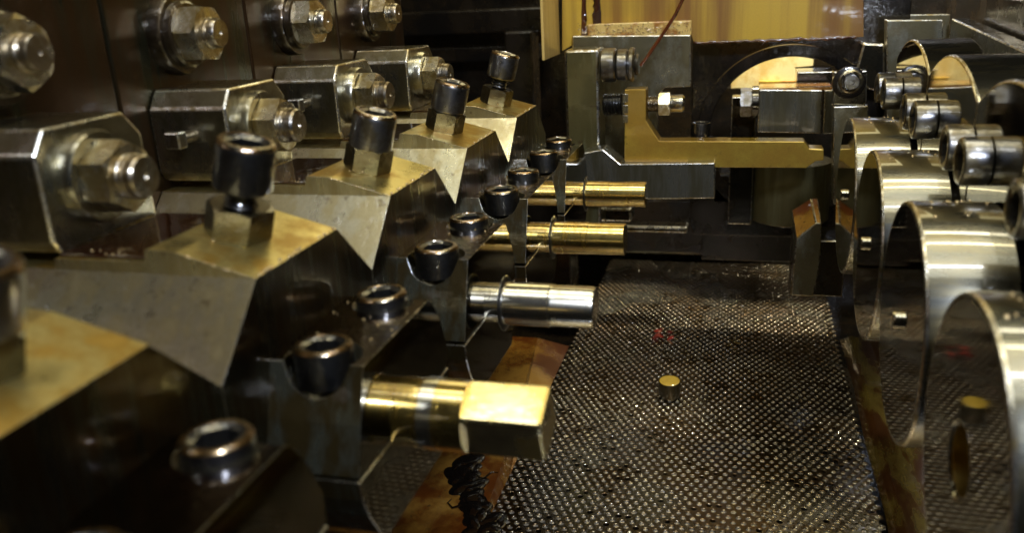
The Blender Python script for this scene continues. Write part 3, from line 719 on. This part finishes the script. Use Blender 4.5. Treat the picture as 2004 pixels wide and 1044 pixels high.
# added cream sheet standing in for the lit wall behind the opening
o = poly_slab('lit_sheet', [(1430, 95), (1594, 95), (1592, 130), (1557, 133), (1563, 172), (1430, 174)], 8.05, 0.05, M['cream'])
tag(o, 'cream sheet standing in for the lit wall behind the round opening', 'cover')
o = poly_slab('rear_tray', [(1485, 158), (1560, 158), (1560, 250), (1485, 250)], 8.0, 0.04, M['yellow'])
tag(o, 'yellow oiled tray below the cream sheet in the round opening', 'tray')
lamp('added_opening_fill', (0.3, 7.75, 0.9), (0.36, 8.1, -0.8), 0.9, 0.25, 1.9, (1.0, 0.90, 0.66))  # added fill that makes the cream sheet glow
tag(slab('opening_backing', 1380, 172, 1720, 520, 8.3, 0.1, M['black']), 'black casting behind the round opening', 'casting')
tag(slab('support_block', 1432, 190, 1470, 440, 7.1, 0.15, M['dark']), 'dark upright block with a round bore behind the golden arm', 'block')
# grey block with bolt on the left
Yb = 6.75
t = thing('slide_block', 'grey oily slide block with orange wet top edge, right of the round opening', 'block', (0.2, Yb, -1)); bs = (0.2, Yb, -1)
poly_slab('body', [(1486, 175), (1610, 176), (1607, 262), (1482, 259)], Yb, 0.35, M['mid'], t, 0.008, bs)
poly_slab('end_plate', [(1613, 176), (1632, 176), (1632, 262), (1610, 262)], Yb, 0.3, M['mid'], t, 0.008, bs)
slab('wet_top', 1488, 173, 1629, 176, Yb+0.01, 0.3, M['brass'], t, 0.002, bs)
c = atY(1484, 205, Yb)-Vector(bs)
part('washer', MB().loft([(0, .125), (.045, .125), (.05, .11)], 40, (-1,0,0)), M['dark'], t, c+Vector((0, .15, 0)))
part('bolt_head', hex_nut(MB(), 0.10, 0.085, 0.03, (0,0,0), (-1,0,0), rot=.4), M['oxide_worn'], t, c+Vector((-.05, .15, 0)))
tag(slab('guide_bar', 1560, 141, 1632, 174, 7.15, 0.3, M['dark']), 'short black guide bar above the grey slide block', 'bar')
# bolted plate
t = thing('bolted_plate', 'upright plate with a washered hex bolt, above the farthest ring die', 'plate', (0.7, 6.3, -0.7)); bs = (0.7, 6.3, -0.7)
poly_slab('upper_plate', [(1631, 140), (1697, 138), (1696, 200), (1690, 207), (1630, 205)], 6.32, 0.12, M['dark'], t, 0.008, bs)
poly_slab('lower_plate', [(1631, 209), (1699, 207), (1699, 330), (1700, 400), (1631, 400)], 6.28, 0.16, M['grey'], t, 0.006, bs)
c = atY(1664, 158, 6.32)-Vector(bs)
part('washer', MB().loft([(0, .11), (.03, .11), (.035, .10), (.035, .06)], 48, (0,-1,0)), M['black'], t, c+Vector((-.01, 0, -.01)))
part('ring', MB().loft([(.03, .056), (.04, .060), (.046, .070), (.04, .080), (.03, .084)], 48, (0,-1,0), caps=(False, False)), M['nut'], t, c)
part('bolt_head', hex_nut(MB(), 0.048, 0.07, 0.02, (0,0,0), (0,-1,0), rot=.3), M['oxide_worn'], t, c+Vector((0, -.03, 0)))
# things below the arm
pc = atY(1545, 436, 7.1); pt_ = atY(1545, 320, 7.1)
tag(part('tool_cylinder', MB().loft([(pc.z, 0.0001), (pc.z, .30), (pc.z+.012, .315), (pt_.z, .315)], 64, (0,0,1), (pc.x, 7.25, 0)), M['cyl']), 'olive steel cylinder hanging below the golden arm', 'cylinder')
t = thing('steel_finger', 'steel finger with an orange slanted upper facet beside the farthest ring die', 'finger', (0.45, 6.2, -2.0)); bs = Vector((0.45, 6.2, -2.0))
fr_ = [(1558, 468), (1597, 437), (1608, 437), (1606, 500), (1600, 545), (1590, 581), (1549, 579), (1553, 520)]
up_ = [(1549, 412), (1587, 388), (1601, 388), (1606, 500), (1600, 545), (1592, 575), (1549, 575), (1551, 520)]
A = [atY(a, b2, 6.05)-bs for a, b2 in fr_]; Bq = [atY(a, b2, 6.45)-bs for a, b2 in up_]
mbx = MB().add(A+Bq, [tuple(range(8)), tuple(range(8, 16))[::-1]]+[(i, i+8, (i+1) % 8+8, (i+1) % 8) for i in range(8)])
o = part('body', mbx, [M['grey'], M['brass']], t, bevel=0.008)
by_normal(o, lambda nn, c: 1 if (nn.y < 0.1 and nn.z > 0.35) else None)
tag(slab('rear_block', 1553, 470, 1648, 582, 6.5, 0.4, M['dark']), 'dark block behind the steel finger', 'block')
# dark lumps far below
tag(slab('lower_casting', 1150, 388, 1500, 505, 8.6, 0.8, M['black'], bevel=0.03), 'black casting beyond the far end of the screen', 'casting')
tag(slab('cross_bar', 1120, 440, 1345, 458, 7.6, 0.2, M['dark'], bevel=0.02), 'black cross bar with a bright wet top edge below the punches', 'bar')
tag(slab('lower_block', 1395, 340, 1470, 400, 7.3, 0.3, M['black'], bevel=0.02), 'small black block below the golden arm', 'block')
o = slab('stop_block', 1180, 408, 1236, 436, 6.7, 0.25, M['dark'], bevel=0.02)
tag(o, 'small dark block under the farthest golden punch', 'block')
# right back plates and right wall
tag(poly_slab('tall_plate', [(1676, 29), (1860, 27), (1860, 420), (1676, 420)], 7.45, 0.12, M['grey']), 'tall grey plate at the upper right, rearmost of two', 'plate')
tag(poly_slab('tall_plate', [(1735, 39), (1846, 38), (1846, 330), (1735, 330)], 6.95, 0.12, M['grey']), 'shorter grey plate at the upper right, standing in front of the other', 'plate')
tag(poly_slab('corner_block', [(1690, 84), (1732, 86), (1732, 180), (1700, 176), (1672, 150)], 7.0, 0.3, M['dark'], bevel=0.015), 'dark block with bright slanted corner left of the grey plates', 'block')
mb = MB().prism([(4.0, -3.0), (7.3, -3.0), (7.3, -0.39), (4.0, -0.55)], 'x', 1.50, 1.62)
tag(part('side_plate', mb, M['dark'], bevel=0.01), 'long dark side plate with bright top edge running along the upper right', 'plate')
mb = MB().box((1.66, 3.0, -3.2), (1.9, 9.5, -0.22)).box((1.2, 8.3, -3.2), (3.0, 8.6, 1.0))
tag(part('right_casting', mb, M['black'], bevel=0.02), 'black oily casting behind the grey plates at the top right corner', 'casting')
tag(part('rail_bar', MB().box((1.64, 4.0, -0.21), (1.95, 8.2, -0.12)), M['dark'], bevel=0.02), 'dark rail along the top right corner', 'rail')

# ------------------------------------------------------------------ loose oil droplets on edges and faces
mb = MB(); rnd = random.Random(77)
def bead(c, r_):
    n = 8; rings = [(-r_*.2, r_*.9), (r_*.25, r_*.95), (r_*.6, r_*.7), (r_*.85, r_*.3)]
    mb.loft(rings, n, (0,0,1), c, caps=(False, True))
for k in range(1, 5):
    for i in range(26):      # along the front edge of each sloped top
        f = rnd.random()
        bead((-1.350+rnd.uniform(-.004, .006), 1.03+k+0.51*f, -0.760+rnd.uniform(-.004, .001)), rnd.uniform(.003, .0075))
    for i in range(14):
        f = rnd.random(); x = -1.60+0.25*f
        bead((x, 1.024+k, ztop(x)-.003), rnd.uniform(.003, .006))
    for i in range(16):
        bead((rnd.uniform(-1.33, -1.06), rnd.uniform(1.06, 1.56)+k, -1.024), rnd.uniform(.002, .005))
    for i in range(10):
        bead((-1.041, rnd.uniform(1.04, 1.58)+k, -1.026), rnd.uniform(.002, .0045))
    for i in range(10):
        bead((rnd.uniform(-2.0, -1.72), rnd.uniform(1.04, 1.1)+k, -.716), rnd.uniform(.002, .0045))
    for i in range(8):
        bead((-1.60+rnd.uniform(-.12, .1), 1.27+k+rnd.choice((-1, 1))*rnd.uniform(.08, .11), -.700), rnd.uniform(.004, .008))
for k in range(1, 5):
    for i in range(12):
        y = rnd.uniform(-.12, .12); x = rnd.uniform(.64, .86)
        bead((x, 1.24+k+y, -1.285+math.sqrt(.465**2-y*y)), rnd.uniform(.004, .008))
tag(part('oil_droplets', mb, M['drop'], recalc=False), 'scattered glittering oil droplets on the edges of blocks and rings', 'oil', kind='stuff')
